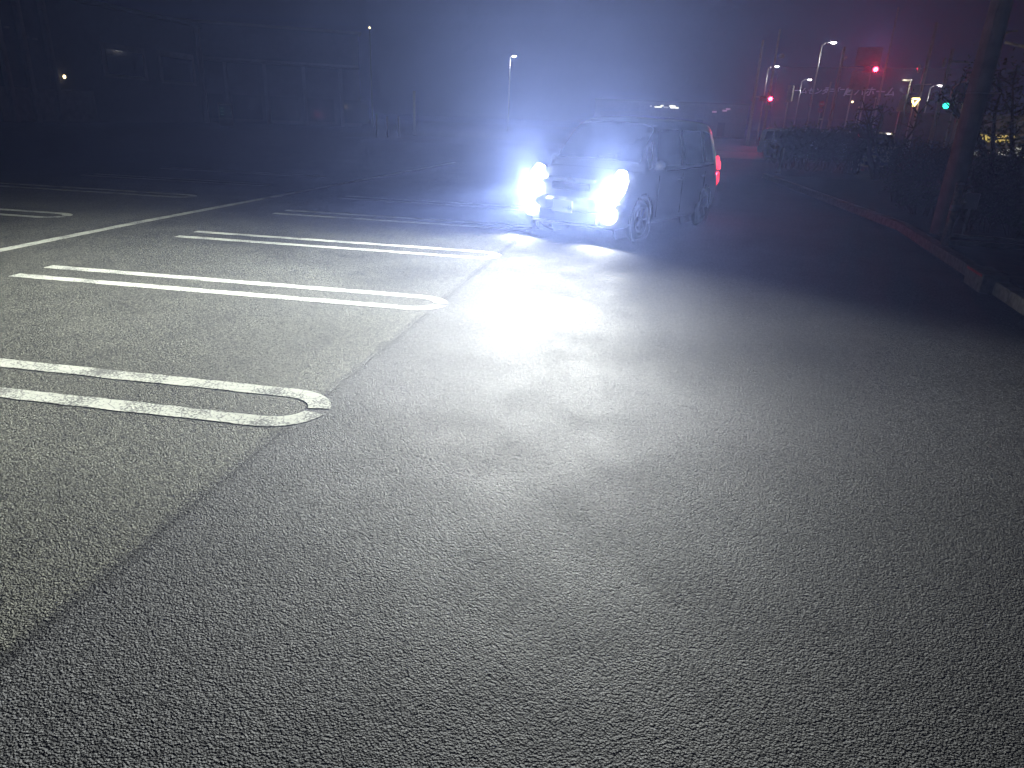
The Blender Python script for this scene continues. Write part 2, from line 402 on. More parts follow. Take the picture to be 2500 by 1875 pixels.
def car(name, label, cat_label, loc, rz, paint, lit=False, group=None, plate_text=None, tail=0.0):
    root = thing(name, label, cat_label, loc, rz, group)
    def region(i, j):
        for k, (r, c) in WINS.items():
            if r[0] <= i < r[1] and c[0] <= j < c[1]: return k
        return None
    def arch(p):
        return any((p.y-y)**2+(p.z-z)**2 < (WR+.065)**2 for y, z in WH) and abs(p.x) > .55
    bm = bmesh.new(); vid = {}
    def V(b, d, i, j, s, off=0.0):
        p = GRID[i][j].copy()
        if j in (0, NC) : s_ = 1
        else: s_ = s
        key = (i, j, s_ )
        if key not in d:
            p.x = p.x*s; 
            if off: p = Vector((p.x*(1-off*.6), p.y, p.z-(off*.3)))
            d[key] = b.verts.new(p)
        return d[key]
    wins = {}
    for s in (1, -1):
        for i in range(NR):
            for j in range(NC):
                k = region(i, j)
                cen = (GRID[i][j]+GRID[i+1][j+1])/2
                q = [(i, j), (i+1, j), (i+1, j+1), (i, j+1)]
                if k is None:
                    if j >= NS and arch(cen) and j < 4*NS: continue
                    bm.faces.new([V(bm, vid, a, b, s) for a, b in q])
                else:
                    kk = (k, 1 if k == 'windscreen' else s)
                    wins.setdefault(kk, (bmesh.new(), {}))
                    B, D = wins[kk]; B.faces.new([V(B, D, a, b, s, 0.012) for a, b in q])
    # caps at nose and tail
    for i in (0, NR):
        for j in range(NC):
            try:
                a = V(bm, vid, i, j, 1); b = V(bm, vid, i, j+1, 1); c = V(bm, vid, i, j+1, -1); d = V(bm, vid, i, j, -1)
                vs = []
                for x in (a, b, c, d):
                    if x not in vs: vs.append(x)
                if len(vs) > 2: bm.faces.new(vs)
            except ValueError: pass
    me = MB(); me.bm.free(); me.bm = bm
    body = me.build("body", paint, root, smooth=True)
    for (k, s), (B, D) in wins.items():
        x = MB(); x.bm.free(); x.bm = B
        x.build("windscreen" if k == 'windscreen' else "side_window", M['glass'], root, smooth=True)
    # rear window, tail lamps
    x = MB(); x.poly([(-.5, 2.005, 1.0), (.5, 2.005, 1.0), (.46, 1.92, 1.42), (-.46, 1.92, 1.42)], th=.02, n=(0, -1, 0)); x.build("rear_window", M['glass'], root)
    tm = emit("tail_lamp_glow", (1.0, 0.03, 0.06), 2.6 if lit else 0.0, (.35, .02, .02))
    for s in (1, -1):
        x = MB(); x.chain([(s*.74, 1.97, 1.12), (s*.795, 1.94, .98), (s*.80, 1.955, .90)], [.028, .04, .03], 8); 
        o = x.build("tail_lamp", tm, root, smooth=True)
        x = MB(); x.chain([(s*.795, 1.965, .86), (s*.795, 1.975, .72), (s*.775, 1.985, .62)], [.025, .038, .015], 8); x.build("tail_lamp", tm, root, smooth=True)
    # wheels
    for (y, z) in WH:
        for s in (1, -1):
            x = MB(); x.torus((s*.76, y, z), (1, 0, 0), WR-.085, .085, seg=32, k=12); x.disc((s*.76, y, z), (1, 0, 0), WR-.09, .10, 28)
            wv = x.build("wheel", M['rubber'], root, smooth=True)
            x = MB(); x.torus((s*.815, y, z), (1, 0, 0), .185, .014, seg=28, k=6)
            for k in range(7):
                a = k*2*math.pi/7; x.tube((s*.825, y+math.cos(a)*.04, z+math.sin(a)*.04), (s*.815, y+math.cos(a)*.18, z+math.sin(a)*.18), .022, .028, 6)
            x.disc((s*.825, y, z), (1, 0, 0), .05, .03, 16)
            x.build("rim", M['chrome'], wv, smooth=False)
            x = MB(); x.torus((s*.832, y, z), (1, 0, 0), WR+.066, .016, seg=30, k=6); x.disc((s*.55, y, z), (1, 0, 0), WR+.07, .02, 28)
            x.build("wheel_arch", M['black'], root)
    # mirrors and handles, window trim, door seams
    for s in (1, -1):
        x = MB(); x.ball((s*.92, -1.02, 1.05), .105, (.75, .5, .62)); x.tube((s*.83, -1.02, .98), (s*.90, -1.02, 1.02), .03, .025, 8)
        mi = x.build("wing_mirror", paint, root, smooth=True)
        x = MB(); x.poly([(s*.86, -.967, 1.0), (s*.98, -.967, 1.0), (s*.98, -.967, 1.09), (s*.86, -.967, 1.095)], th=.006, n=(0, 1, 0)); x.build("mirror_glass", M['chrome'], mi)
        for y in (-.06, 1.0):
            x = MB(); x.box((s*.862, y, .83), (.03, .17, .028), 0, .008); x.build("door_handle", M['chrome'] if lit else paint, root)
        for y0 in (-.85, .11, 1.12):
            x = MB(); x.tube((s*.856, y0, .30), (s*.856, y0, .90), .0045, seg=5); x.build("door_seam", M['black'], root)
        x = MB(); x.chain([(s*.842, -.55, .955), (s*.848, .25, .965), (s*.842, 1.1, .985), (s*.825, 1.6, 1.0)], [.009]*4, 6); x.build("window_trim", M['chrome'], root)
    # front: grille, intake, bumper, plate, emblem
    x = MB(); x.box((0, -2.055, .745), (.62, .04, .10), 0, .012); x.build("grille", M['black'], root)
    x = MB(); x.box((0, -2.045, .835), (.80, .05, .05), 0, .02); x.build("bonnet_lip", paint, root)
    x = MB(); x.box((0, -2.085, .33), (1.0, .04, .17), 0, .02); x.build("air_intake", M['black'], root)
    x = MB()
    x.chain([(-.80, -1.86, .50), (-.66, -2.0, .50), (-.35, -2.08, .50), (0, -2.10, .50), (.35, -2.08, .50), (.66, -2.0, .50), (.80, -1.86, .50)], [.06, .085, .095, .095, .095, .085, .06], 12)
    x.build("bumper", paint, root, smooth=True)
    x = MB(); x.box((0, -2.085, .225), (1.22, .05, .03), 0, .01); x.build("bumper_lip", paint, root)
    x = MB(); x.torus((0, -2.085, .80), (0, -1, 0), .062, .008, sc=(1.3, .9)); x.torus((0, -2.085, .815), (0, -1, 0), .034, .006, sc=(1.35, .55)); x.torus((0, -2.085, .80), (0, -1, 0), .034, .006, sc=(.5, 1.3)); x.build("emblem", M['chrome'], root, smooth=True)
    x = MB(); x.box((-.03, -2.205, .475), (.33, .015, .165), 0, .004); pl = x.build("number_plate", M['plate'], root)
    if plate_text:
        text(plate_text, .085, M['green_ink'], pl, "plate_lettering", (.06, -2.215, .452), (R(90), 0, 0), .001, .001)
    # lamps, glowing meshes enlarged and stretched down to imitate their bloom
    hm = emit("headlamp_glow" if lit else "headlamp_lens", (0.92, 0.96, 1.0), 9.0 if lit else 0.0, (.6, .6, .62))
    for s in (1, -1):
        x = MB(); x.chain([(s*.655, -2.06, .52), (s*.66, -1.99, .66), (s*.68, -1.93, .76), (s*.70, -1.86, .86), (s*.69, -1.80, .97)], [.07, .115, .135, .115, .07], 14)
        hl = x.build("headlamp", hm, root, smooth=True)
        x = MB(); x.disc((s*.66, -2.055, .40), (s*.1, -1, 0), .12, .05, 20)
        fl = x.build("fog_lamp", hm, root)
    return root

CAR_RZ = R(-24.0)
CAR_AT = (-0.27, 11.78, 0)
hero = car("silver_minivan", "silver compact minivan with its head and fog lamps blazing, facing the camera", "car", CAR_AT, CAR_RZ, M['body'], lit=True, plate_text="･･66")
hero.scale = (0.97, 0.96, 1.0)

# photometric distribution of the lamps, in the lamp's own axes (-Y forward, Z up)
def beam(name, loc, energy, cut, width, spill, color, yaw=0.0, th0=0.1, seed=0.0):
    l = bpy.data.lights.new(name, 'POINT'); l.energy = energy; l.shadow_soft_size = 0.035; l.color = color
    l.use_nodes = True; nt = l.node_tree; L = nt.links.new
    em = nt.nodes["Emission"]
    tc = nt.nodes.new("ShaderNodeTexCoord"); sp = nt.nodes.new("ShaderNodeSeparateXYZ"); L(tc.outputs["Normal"], sp.inputs[0])
    def m(op, a, b=None, c=None):
        n = nt.nodes.new("ShaderNodeMath"); n.operation = op
        for i, v in enumerate((a, b, c)):
            if v is None: continue
            if isinstance(v, (int, float)): n.inputs[i].default_value = v
            else: L(v, n.inputs[i])
        return n.outputs[0]
    def mr(v, a, b, c, d, smooth=True):
        n = nt.nodes.new("ShaderNodeMapRange"); n.interpolation_type = 'SMOOTHSTEP' if smooth else 'LINEAR'
        L(v, n.inputs[0])
        for i, q in enumerate((a, b, c, d)): n.inputs[i+1].default_value = q
        return n.outputs[0]
    x, y, z = sp.outputs
    fwd = m('MULTIPLY', y, -1.0)
    az = m('ARCTAN2', x, fwd); a2 = m('MULTIPLY', az, az)
    lobe = m('EXPONENT', m('MULTIPLY', a2, -1.0/(2*width*width)))
    wide = m('MULTIPLY', m('MULTIPLY', mr(fwd, 0.02, 0.30, 0, 1), mr(x, -0.7, 0.4, 0.12, 1)), 0.11)
    hor = m('ADD', lobe, wide)
    # rings and streaks of the reflector
    st = m('ADD', 1.0, m('MULTIPLY', m('SINE', m('ADD', m('MULTIPLY', az, 17.0), m('MULTIPLY', z, 30.0))), 0.10))
    st = m('MULTIPLY', st, m('ADD', 1.0, m('MULTIPLY', m('SINE', m('ADD', m('MULTIPLY', z, 62.0), m('MULTIPLY', az, 2.3))), 0.13)))
    low = mr(z, cut+0.014, cut-0.020, 0, 1)
    near = m('MINIMUM', 1.0, m('POWER', m('DIVIDE', th0, m('MAXIMUM', m('MULTIPLY', z, -1.0), 0.01)), 2.3))
    cv = nt.nodes.new("ShaderNodeCombineXYZ"); L(m('MULTIPLY', az, 2.2), cv.inputs[0]); L(m('MULTIPLY', m('LOGARITHM', m('MAXIMUM', m('MULTIPLY', z, -1.0), 0.01), 2.718), 4.0), cv.inputs[1]); cv.inputs[2].default_value = seed
    nz = nt.nodes.new("ShaderNodeTexNoise"); nz.inputs["Scale"].default_value = 1.0; nz.inputs["Detail"].default_value = 2.0; L(cv.outputs[0], nz.inputs["Vector"])
    st = m('MULTIPLY', st, mr(nz.outputs["Fac"], 0.32, 0.68, 0.76, 1.14))
    b = m('MULTIPLY', m('MULTIPLY', m('MULTIPLY', hor, low), near), st)
    # stray light shaped for the glow in the haze: little along the beam axis, most at wide angles, none behind
    sp_ = m('MULTIPLY', m('MULTIPLY', mr(fwd, 0.03, 0.30, 0, 1), mr(fwd, 0.92, 0.60, 0.32, 1)), spill)
    sp_ = m('MULTIPLY', sp_, m('MULTIPLY', m('MULTIPLY', mr(x, 0.92, 0.45, 0.04, 1), mr(x, -0.62, 0.12, 0.02, 1)), mr(z, -0.06, 0.03, 0.05, 1)))
    tot = m('MAXIMUM', b, sp_)
    L(tot, em.inputs["Strength"])
    o = bpy.data.objects.new(name, l); col.objects.link(o); o.parent = hero; o.location = loc; o.rotation_euler = (0, 0, yaw)
    return o
for s in (1, -1):
    beam("headlamp_beam", (s*.67, -2.16, .74), 14500, -0.052, R(25), 0.40, (0.93, 0.97, 1.0), yaw=R(-8), th0=.12, seed=s*3.0)
    beam("fog_beam", (s*.64, -2.24, .40), 12800, -0.026, R(29), 0.40, (0.98, 1.0, 0.86), yaw=R(-12), th0=.062, seed=s*5.0)
# tail lamps shine on the ground behind
for s in (1, -1):
    lamp("tail_light", (s*.80, 2.30, .82), (1.0, 0.04, 0.10), 14, 0.03, hero)

# ------------------------------------------------------------------ lit colours
LW = emit("lamp_white", (1.0, 0.98, 0.92), 25); LWARM = emit("lamp_warm", (1.0, 0.78, 0.42), 6)
LRED = emit("signal_red", (1.0, 0.02, 0.05), 60); LGRN = emit("signal_green", (0.02, 1.0, 0.62), 6)
LYEL = emit("sign_yellow_light", (1.0, 0.72, 0.25), 5); LSTRIP = emit("shop_light", (1.0, 0.97, 0.80), 2.2)
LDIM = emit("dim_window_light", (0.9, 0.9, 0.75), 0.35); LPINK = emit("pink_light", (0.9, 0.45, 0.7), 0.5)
LVEND = emit("vending_light", (0.15, 0.9, 0.6), 0.14); LYWIN = emit("yellow_fascia_light", (1.0, 0.75, 0.15), 0.6)

def face_rz(p): return math.atan2(p.y, p.x) - math.pi/2
def foot(u, v, dist):
    p = at(u, v, dist); return Vector((p.x, p.y, 0))
def hz_(u, v, dist): return at(u, v, dist).z
def plain_pole(name, top, mid, dist, r0, r1, label, cat, group=None, bands=0):
    f = foot(*mid, dist); h = hz_(*top, dist)
    t = thing(name, label, cat, f, face_rz(f), group)
    MB().tube((0, 0, -.1), (0, 0, h), r0, r1, 14).build("shaft", M['pole'], t, smooth=True)
    return t, f, h

# ---- near utility pole, its guard post, the little cabinet
f = on(2292, 585, 0)
t = thing("utility_pole", "thick concrete utility pole beside the kerb, cut off by the top of the picture", "utility pole", f, face_rz(f))
MB().tube((0, 0, -.2), (0, 0, 11), .165, .105, 28).build("shaft", M['pole'], t, smooth=True)
for z in (2.25, 3.1): MB().tube((.12, 0, z), (.30, 0, z+.01), .012, .012, 8).build("step_bolt", M['steel'], t)
MB().torus((0, 0, 2.25), (0, 0, 1), .155, .008).build("steel_band", M['steel'], t)
for z in (.78, .64): MB().box((.20, -.12, z), (.09, .02, .022)).build("clamp", M['chrome'], t)
MB().tube((-.03, -.15, .05), (-.03, -.125, 4.2), .014, .014, 8).build("cable_conduit", M['pole'], t, smooth=True)
f = on(2304, 603, .1); f.z = 0
t = thing("guard_post", "short weathered metal guard post standing in front of the thick utility pole", "post", f, face_rz(f))
MB().tube((0, 0, 0), (0, 0, .98), .055, .055, 18).build("tube", mat("worn_yellowish_paint", (.36, .28, .20), .45, .3, scale=22, var=.6), t, smooth=True)
MB().ball((0, 0, .98), .056, (1, 1, .6)).build("cap", M['steel'], t, smooth=True)
MB().tube((0, 0, .62), (0, 0, .70), .058, .058, 18).build("reflective_band", M['steel'], t, smooth=True)
MB().box((0, 0, .05), (.22, .22, .08), 0, .01).build("concrete_base", M['kerb'], t)
f = foot(2352, 530, 13.5); z = hz_(2363, 490, 13.5)
t = thing("utility_marker", "small pale rectangular plate on a thin stake among the dark shrubs", "sign", f, face_rz(f)-R(12))
MB().box((.05, 0, z), (.20, .05, .25), 0, .01).build("plate", M['panel'], t)
MB().tube((.05, .04, -.1), (.05, .04, z), .018, .018, 8).build("stake", M['steel'], t)

# ---- street poles at the crossing
t, f, h = plain_pole("street_pole", (1865, 98), (1845, 215), 78, .17, .11, "slim pole carrying the lower red traffic light, leftmost pole at the crossing", "pole", "poles at the crossing")
t, f, h = plain_pole("street_pole", (1906, 71), (1885, 190), 80, .15, .09, "tall thin pole with a small dish-like fitting, just behind the lower red light", "pole", "poles at the crossing")
MB().ball((.55, 0, hz_(1903, 137, 80)), .28, (1, .7, .8)).build("fitting", M['steel'], t, smooth=True)
t, f, h = plain_pole("street_pole", (2063, 115), (2043, 212), 72, .17, .12, "pale pole carrying the higher red traffic light on its arm", "pole", "poles at the crossing")
MB().tube((-.75, 0, -.1), (-.55, 0, hz_(2040, 200, 72)), .06, .06, 8).build("stay", M['pole'], t)
MB().tube((.1, 0, hz_(2063, 145, 72)), (.35, 0, hz_(2063, 139, 72)), .07, .07, 8).build("bracket", M['steel'], t)
t, f, h = plain_pole("street_pole", (2186, 18), (2165, 150), 98, .14, .08, "very faint tall pole rising above the higher red light", "pole", "poles at the crossing")
t, f, h = plain_pole("street_pole", (2285, 55), (2260, 170), 62, .17, .10, "dim tall pole rising beside the yellow triangle sign", "pole", "poles at the crossing")
MB().ball((-.45, 0, hz_(2252, 168, 62)), .16, (.6, .6, 1.8)).build("fitting", M['steel'], t, smooth=True)
t, f, h = plain_pole("street_pole", (2326, 119), (2302, 218), 55, .15, .10, "pale green-tinted pole carrying the green traffic light", "pole", "poles at the crossing")
MB().ball((-.28, 0, hz_(2315, 152, 55)), .2, (.6, .6, 1.5)).build("fitting", M['steel'], t, smooth=True)
t, f, h = plain_pole("street_pole", (2362, 180), (2340, 285), 60, .15, .12, "short stretch of dim pole just left of the thick utility pole", "pole", "poles at the crossing")
t, f, h = plain_pole("cable_pole", (2453, 56), (2421, 190), 46, .15, .09, "warmly lit pole with insulators and a sagging cable, rightmost in the photo", "utility pole")
zt = hz_(2441, 100, 46)
MB().chain([(-.1, 0, zt-2.6), (-.15, 0, zt-.2), (.02, 0, zt+.35), (.28, 0, zt+.38)], [.05, .06, .05, .03], 8).build("cable_riser", M['pole'], t, smooth=True)
for k, z in enumerate((zt-.35, zt-.8, zt-1.25, zt-2.9)):
    MB().tube((-.5, 0, z-.12), (0, 0, z), .05, .05, 8).ball((-.5, 0, z-.05), .09, (1, 1, 1.3), 8).build("insulator", M['steel'], t)
MB().tube((0, 0, zt-1.5), (0, 0, zt-2.3), .24, .24, 12).build("junction_sleeve", M['steel'], t, smooth=True)
pts = [Vector((.15+i*.62, 0, zt-.05-1.9*(1-(1-i/14)**2)*.5-i*.03)) for i in range(15)]
MB().chain(pts, [.07]*15, 8).build("cable", M['pole'], t, smooth=True)

# ---- street lamps
def street_lamp(head, mid, dist, label, power, side=1, r=.07, arm=.7):
    p = at(*head, dist); f = foot(*mid, dist)
    t = thing("street_lamp", label, "street lamp", f, face_rz(f), "lit street lamps")
    h = p.z - .1
    MB().tube((0, 0, -.1), (0, 0, h), r*1.2, r*.8, 12).build("post", M['steel'], t, smooth=True)
    MB().chain([(0, 0, h), (side*arm*.4, 0, h+.2), (side*arm, 0, h+.3)], [r*.8, r*.7, r*.6], 8).build("arm", M['steel'], t, smooth=True)
    hd = MB().box((side*(arm+.25), 0, h+.33), (.6, .3, .12), 0, .04).build("lamp_head", M['dark'], t)
    MB().ball((side*(arm+.25), -.02, h+.22), .17, (1.4, .9, .5)).build("lens", LW, hd, smooth=True)
    lamp("street_light", (side*(arm+.25), -.05, h-.05), (1.0, .97, .90), power, .12, t)
    return t
street_lamp((2012, 108), (1988, 210), 74, "brightest and highest street lamp, left of the pole with the high red light", 110)
street_lamp((1878, 165), (1868, 215), 95, "small street lamp shining above the lower red traffic light", 80)
street_lamp((1963, 197), (1953, 225), 105, "street lamp shining just above the shop lettering", 100)
street_lamp((2273, 212), (2264, 245), 95, "street lamp shining right of the yellow triangle sign", 100)
street_lamp((1246, 140), (1243, 220), 88, "blurred pale street lamp high above the car's left headlamp", 120, r=.05, arm=.2)

# ---- traffic lights: housing, three visored lenses, bracket arm
def traffic_light(uv, dist, lit, label, glow, arm=1.6, pole_side=-1, size=1.0):
    p = at(*uv, dist)
    t = thing("traffic_light", label, "traffic light", p, face_rz(p), "traffic lights at the crossing")
    idx = {'green': -1, 'red': 1}[lit]; o = -idx*.38
    MB().box((o, .08, 0), (1.22*size, .16, .42*size), 0, .08).build("housing", M['dark'], t)
    for k, nm in ((-1, 'green'), (0, 'amber'), (1, 'red')):
        x = o+k*.38*size
        m_ = {'green': LGRN, 'red': LRED}[lit] if nm == lit else M['black']
        ln = MB().disc((x, -.015, 0), (0, -1, 0), .19*size, .03).build("lens", m_, t)
        MB().torus((x, -.06, 0), (0, 1, 0), .165*size, .012, 0, math.pi).build("visor", M['dark'], ln)
    L_ = arm
    MB().tube((o+pole_side*.5, .1, .10), (o+pole_side*(.5+L_), .1, .16), .04, .045, 8).build("bracket_arm", M['steel'], t)
    c = {'green': (.05, 1, .6), 'red': (1, .01, .03)}[lit]
    sl = lamp("signal_light", (0, -.2, 0), c, glow, .1, t, 'SPOT'); sl.data.spot_size = R(115); sl.data.spot_blend = .5; sl.rotation_euler = (R(-90), 0, 0)
    return t
traffic_light((2138, 169), 70, 'red', "higher and brighter red traffic light on a long arm", 3000, arm=2.0)
traffic_light((1881, 241), 76, 'red', "lower red traffic light hanging near the leftmost pole", 1800, arm=.6)
traffic_light((2308, 258), 54, 'green', "lower green traffic light beside its pale pole", 50, arm=.2, size=.9)
traffic_light((2373, 158), 40, 'green', "tiny high green light at the edge of the thick utility pole", 2, arm=.8, size=.45)
# post seen below the lower red light
t, f, h = plain_pole("sign_post", (1876, 262), (1872, 275), 60, .05, .05, "thin post directly below the lower red light", "post")
MB().box((0, -.05, h), (.5, .04, .35), 0, .02).build("plate", M['board'], t)
# round mirror by the green light
f = foot(2310, 280, 53); z = hz_(2334, 226, 53)
t = thing("traffic_mirror", "faint large round convex mirror above the green light", "mirror", f, face_rz(f))
MB().tube((.3, 0, -.1), (.3, 0, z), .05, .05, 10).build("post", M['steel'], t)
MB().torus((.6, 0, z), (0, 1, 0), .62, .04).build("rim", M['steel'], t, smooth=True)
MB().ball((.6, .05, z), .6, (1, .15, 1)).build("mirror_face", M['glass'], t, smooth=True)

# ---- round road signs on one post
f = foot(1996, 305, 76)
t = thing("road_sign", "round red sign above a smaller red-ringed sign on one post", "road sign", f, face_rz(f))
z1, z2 = hz_(2005, 254, 76), hz_(2000, 267, 76)
MB().tube((0, 0, -.1), (0, 0, z1+.25), .035, .035, 10).build("post", M['steel'], t)
n = MB().disc((.02, -.06, z1), (0, -1, 0), .26, .02).build("upper_disc", M['red'], t)
MB().box((.02, -.08, z1), (.34, .012, .07)).build("white_bar", M['plate'], n)
n = MB().disc((.02, -.06, z2-.06), (0, -1, 0), .22, .02).build("lower_disc", mat("sign_blue", (.03, .06, .3), .4), t)
MB().torus((.02, -.08, z2-.06), (0, 1, 0), .19, .03).box((.02, -.085, z2-.06), (.05, .01, .36)).build("red_ring", M['red'], n)
t, f, h = plain_pole("marker_post", (2001, 291), (1999, 300), 50, .03, .03, "short stub post with a pale head, next to the round road signs", "post")
MB().ball((.08, 0, h), .07, (1.6, 1, .8), 10).build("head", M['plate'], t)
for (a, b, d, lab) in (((2094, 262), (2088, 305), 73, "thin reddish post left of the dim utility posts"), ((2136, 240), (2128, 290), 73, "thin post with a small knob under the shop lettering"), ((1976, 255), (1972, 290), 78, "very faint thin post under the shop lettering's start")):
    t, f, h = plain_pole("marker_post", a, b, d, .04, .03, lab, "post")
    MB().ball((0, 0, h), .08, (1, 1, 1), 10).build("head", M['steel'], t)

# ---- upright panel signs
f = foot(1929, 260, 70); zc = hz_(1932, 229, 70)
t = thing("pillar_sign", "narrow upright sign with one lit white edge, right of the lower red light", "sign", f, face_rz(f))
MB().box((-.25, 0, zc), (.42, .2, 1.4), 0, .02).build("panel", M['panel'], t)
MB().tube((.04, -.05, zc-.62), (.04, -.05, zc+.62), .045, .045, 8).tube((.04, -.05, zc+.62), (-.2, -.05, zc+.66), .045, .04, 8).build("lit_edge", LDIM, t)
MB().tube((-.25, 0, -.1), (-.25, 0, zc-.65), .06, .06, 8).build("post", M['steel'], t)
f = foot(2095, 230, 95); zc = hz_(2097, 185, 95)
t = thing("tower_sign", "tall dim rectangular sign tower behind the arm of the higher red light", "sign", f, face_rz(f))
MB().box((.3, 0, zc+2.0), (2.6, .4, 1.9), 0, .05).build("upper_panel", M['panel'], t)
MB().box((-.1, 0, zc-.5), (2.0, .4, 2.0), 0, .05).build("lower_panel", M['board'], t)
for s in (-1, 1): MB().box((s*.7, 0, (zc-1.5)/2), (.15, .15, zc-1.5)).build("leg", M['steel'], t)
f = foot(2205, 300, 60)
t = thing("board_sign", "stack of three brownish sign boards left of the yellow triangle sign", "sign", f, face_rz(f))
for k, (v, hh, ww) in enumerate(((238, .36, 1.0), (253, .46, 1.0), (267, .30, .95))):
    z = hz_(2205-k*3, v, 60)
    bo = MB().box((.05-k*.1, 0, z), (ww, .06, hh), 0, .02).build("board", M['board'], t)
    if k == 1: text("78", .34, M['dark'], bo, "lettering", (.15, -.04, z), (R(90), 0, 0), .004)
for s in (-1, 1): MB().tube((s*.4, .05, -.1), (s*.4, .05, hz_(2210, 236, 60)), .04, .04, 8).build("leg", M['steel'], t)
MB().box((.3, 0, hz_(2214, 216, 60)), (.5, .3, .55), 0, .05).build("speaker_box", M['panel'], t)
MB().tube((.2, 0, hz_(2214, 206, 60)), (1.2, 0, hz_(2214, 205, 60)), .03, .03, 8).build("top_bar", M['steel'], t)
f = foot(2222, 290, 58); zc = hz_(2226, 250, 58)
t = thing("triangle_sign", "glowing yellow downward triangle sign on a post", "sign", f, face_rz(f))
MB().chain([(-.16, -.05, zc+.24), (.30, -.05, zc+.24), (.02, -.05, zc-.26), (-.16, -.05, zc+.24)], [.06, .06, .07, .06], 8).build("lit_outline", LYEL, t)
MB().poly([(-.28, 0, zc+.34), (.42, 0, zc+.34), (.02, 0, zc-.42)], th=.05, n=(0, 1, 0)).build("backing", M['dark'], t)
for x in (0, .3): MB().tube((x, .06, -.1), (x, .06, zc), .04, .04, 8).build("leg", M['steel'], t)
lamp("sign_light", (0, -.3, zc), (1, .7, .3), 20, .1, t)

# ---- the store with its name, beyond the crossing
def fbox(b, x0, x1, z0, z1, y0=0.0, dep=.2): return b.box(((x0+x1)/2, y0+dep/2, (z0+z1)/2), (abs(x1-x0), dep, abs(z1-z0)))
P = .072*1.0; D = 120
f = foot(2060, 300, D)
t = thing("store_building", "wide dark store with pale katakana lettering along its front", "building", f, face_rz(f))
top = hz_(2060, 172, D)
MB().box((5, 10.2, top/2), (31, 20, top)).build("wall", M['shop'], t)
b = MB(); fbox(b, -10.6, 20.6, top, top+.4, -.05, .5); b.build("parapet", M['shop'], t)
for (s, cu, cv, size) in (("ホームセンター", 1979, 223, .98), ("スーパー", 2036, 219, .72), ("P", 2066, 226, 1.55), ("ビバホーム", 2122, 225, 1.35)):
    p = at(cu, cv, D); loc = Matrix.Rotation(-face_rz(f), 3, 'Z') @ (p - f)
    text(s, size, M['letter'], t, "sign_letters", (loc.x, -.15, loc.z), (R(90), 0, 0), .05, .02, .25)
for k in range(7):
    b = MB(); fbox(b, -9+k*4.2, -6+k*4.2, .6, 3.0, -.06, .1); b.build("shop_window", M['glass'], t)
b = MB(); fbox(b, -10, 20, 3.3, 3.5, -1.6, 1.6); b.build("canopy", M['wall2'], t)
for i, (u, v) in enumerate(((2081, 249),)):
    p = at(u, v, D); loc = Matrix.Rotation(-face_rz(f), 3, 'Z') @ (p - f)
    MB().ball((loc.x, -.5, loc.z), .14).build("wall_lamp", LWARM, t)
lamp("shopfront_light", (2, -14, 12), (.85, .75, 1.0), 900, 2.0, t)

# ---- far shops behind the car's roof and behind the shrubs
f = foot(1632, 300, 130)
t = thing("distant_shop", "distant shop with a short bright row of lights above the car's roof", "building", f, face_rz(f))
MB().box((0, 5.2, 2.7), (26, 10, 5.4)).build("wall", M['wall2'], t)
MB().box((0, -.6, 5.3), (26, 1.6, .3)).build("canopy", M['shop'], t)
zc = hz_(1630, 261, 130)
for (u0, u1, dz, m_) in ((1598, 1613, -.1, LSTRIP), (1611, 1617, .12, LSTRIP), (1618, 1628, -.1, LDIM), (1630, 1643, .12, LSTRIP), (1632, 1650, -.12, LSTRIP), (1588, 1592, 0, LDIM)):
    x0, x1 = (u0-1632)*.078, (u1-1632)*.078
    MB().box(((x0+x1)/2, -1.5, zc+dz), (x1-x0, .1, .2), 0, .02).build("light_panel", m_, t)
for k in range(6): MB().box((-10+k*4, .1, 1.6), (2.6, .1, 2.2)).build("window", M['glass'], t)
f = foot(1762, 300, 125)
t = thing("distant_kiosk", "small distant building with dim pink lights between the car and the lower red light", "building", f, face_rz(f))
MB().box((0, 2.2, 2.3), (6, 4, 4.6)).build("wall", M['wall2'], t)
for x, z in ((-1.4, hz_(1745, 273, 125)), (.2, hz_(1762, 270, 125)), (.7, hz_(1768, 266, 125))): MB().box((x, -.05, z), (.7, .1, .25)).build("lit_sign", LPINK, t)
MB().box((0, .12, 1.3), (1.2, .1, 2.1)).build("door", M['glass'], t)
f = foot(2440, 345, 62)
t = thing("roadside_shop", "low shop with a yellow lit fascia seen in bits through the right shrubs", "building", f, face_rz(f))
MB().box((3, 5.2, 1.6), (22, 10, 3.2)).build("wall", M['wall2'], t)
MB().box((-.3, -.1, hz_(2420, 338, 62)), (2.4, .15, .5), 0, .03).build("yellow_fascia", LYWIN, t)
for k, (u, v, ww, hh) in enumerate(((2378, 371, .9, .3), (2402, 374, .7, .4), (2425, 376, .8, .3), (2452, 372, .6, .4), (2475, 370, .7, .6), (2495, 378, 1.0, .6), (2520, 375, 1.2, .6))):
    MB().box(((u-2440)*.0375, -.12, max(.4, hz_(u, v, 62))), (ww, .12, hh), 0, .02).build("lit_window", LSTRIP if k in (3, 5) else LDIM, t)
lamp("shop_light", (1, -2.5, 3.5), (1.0, .85, .5), 120, .3, t)

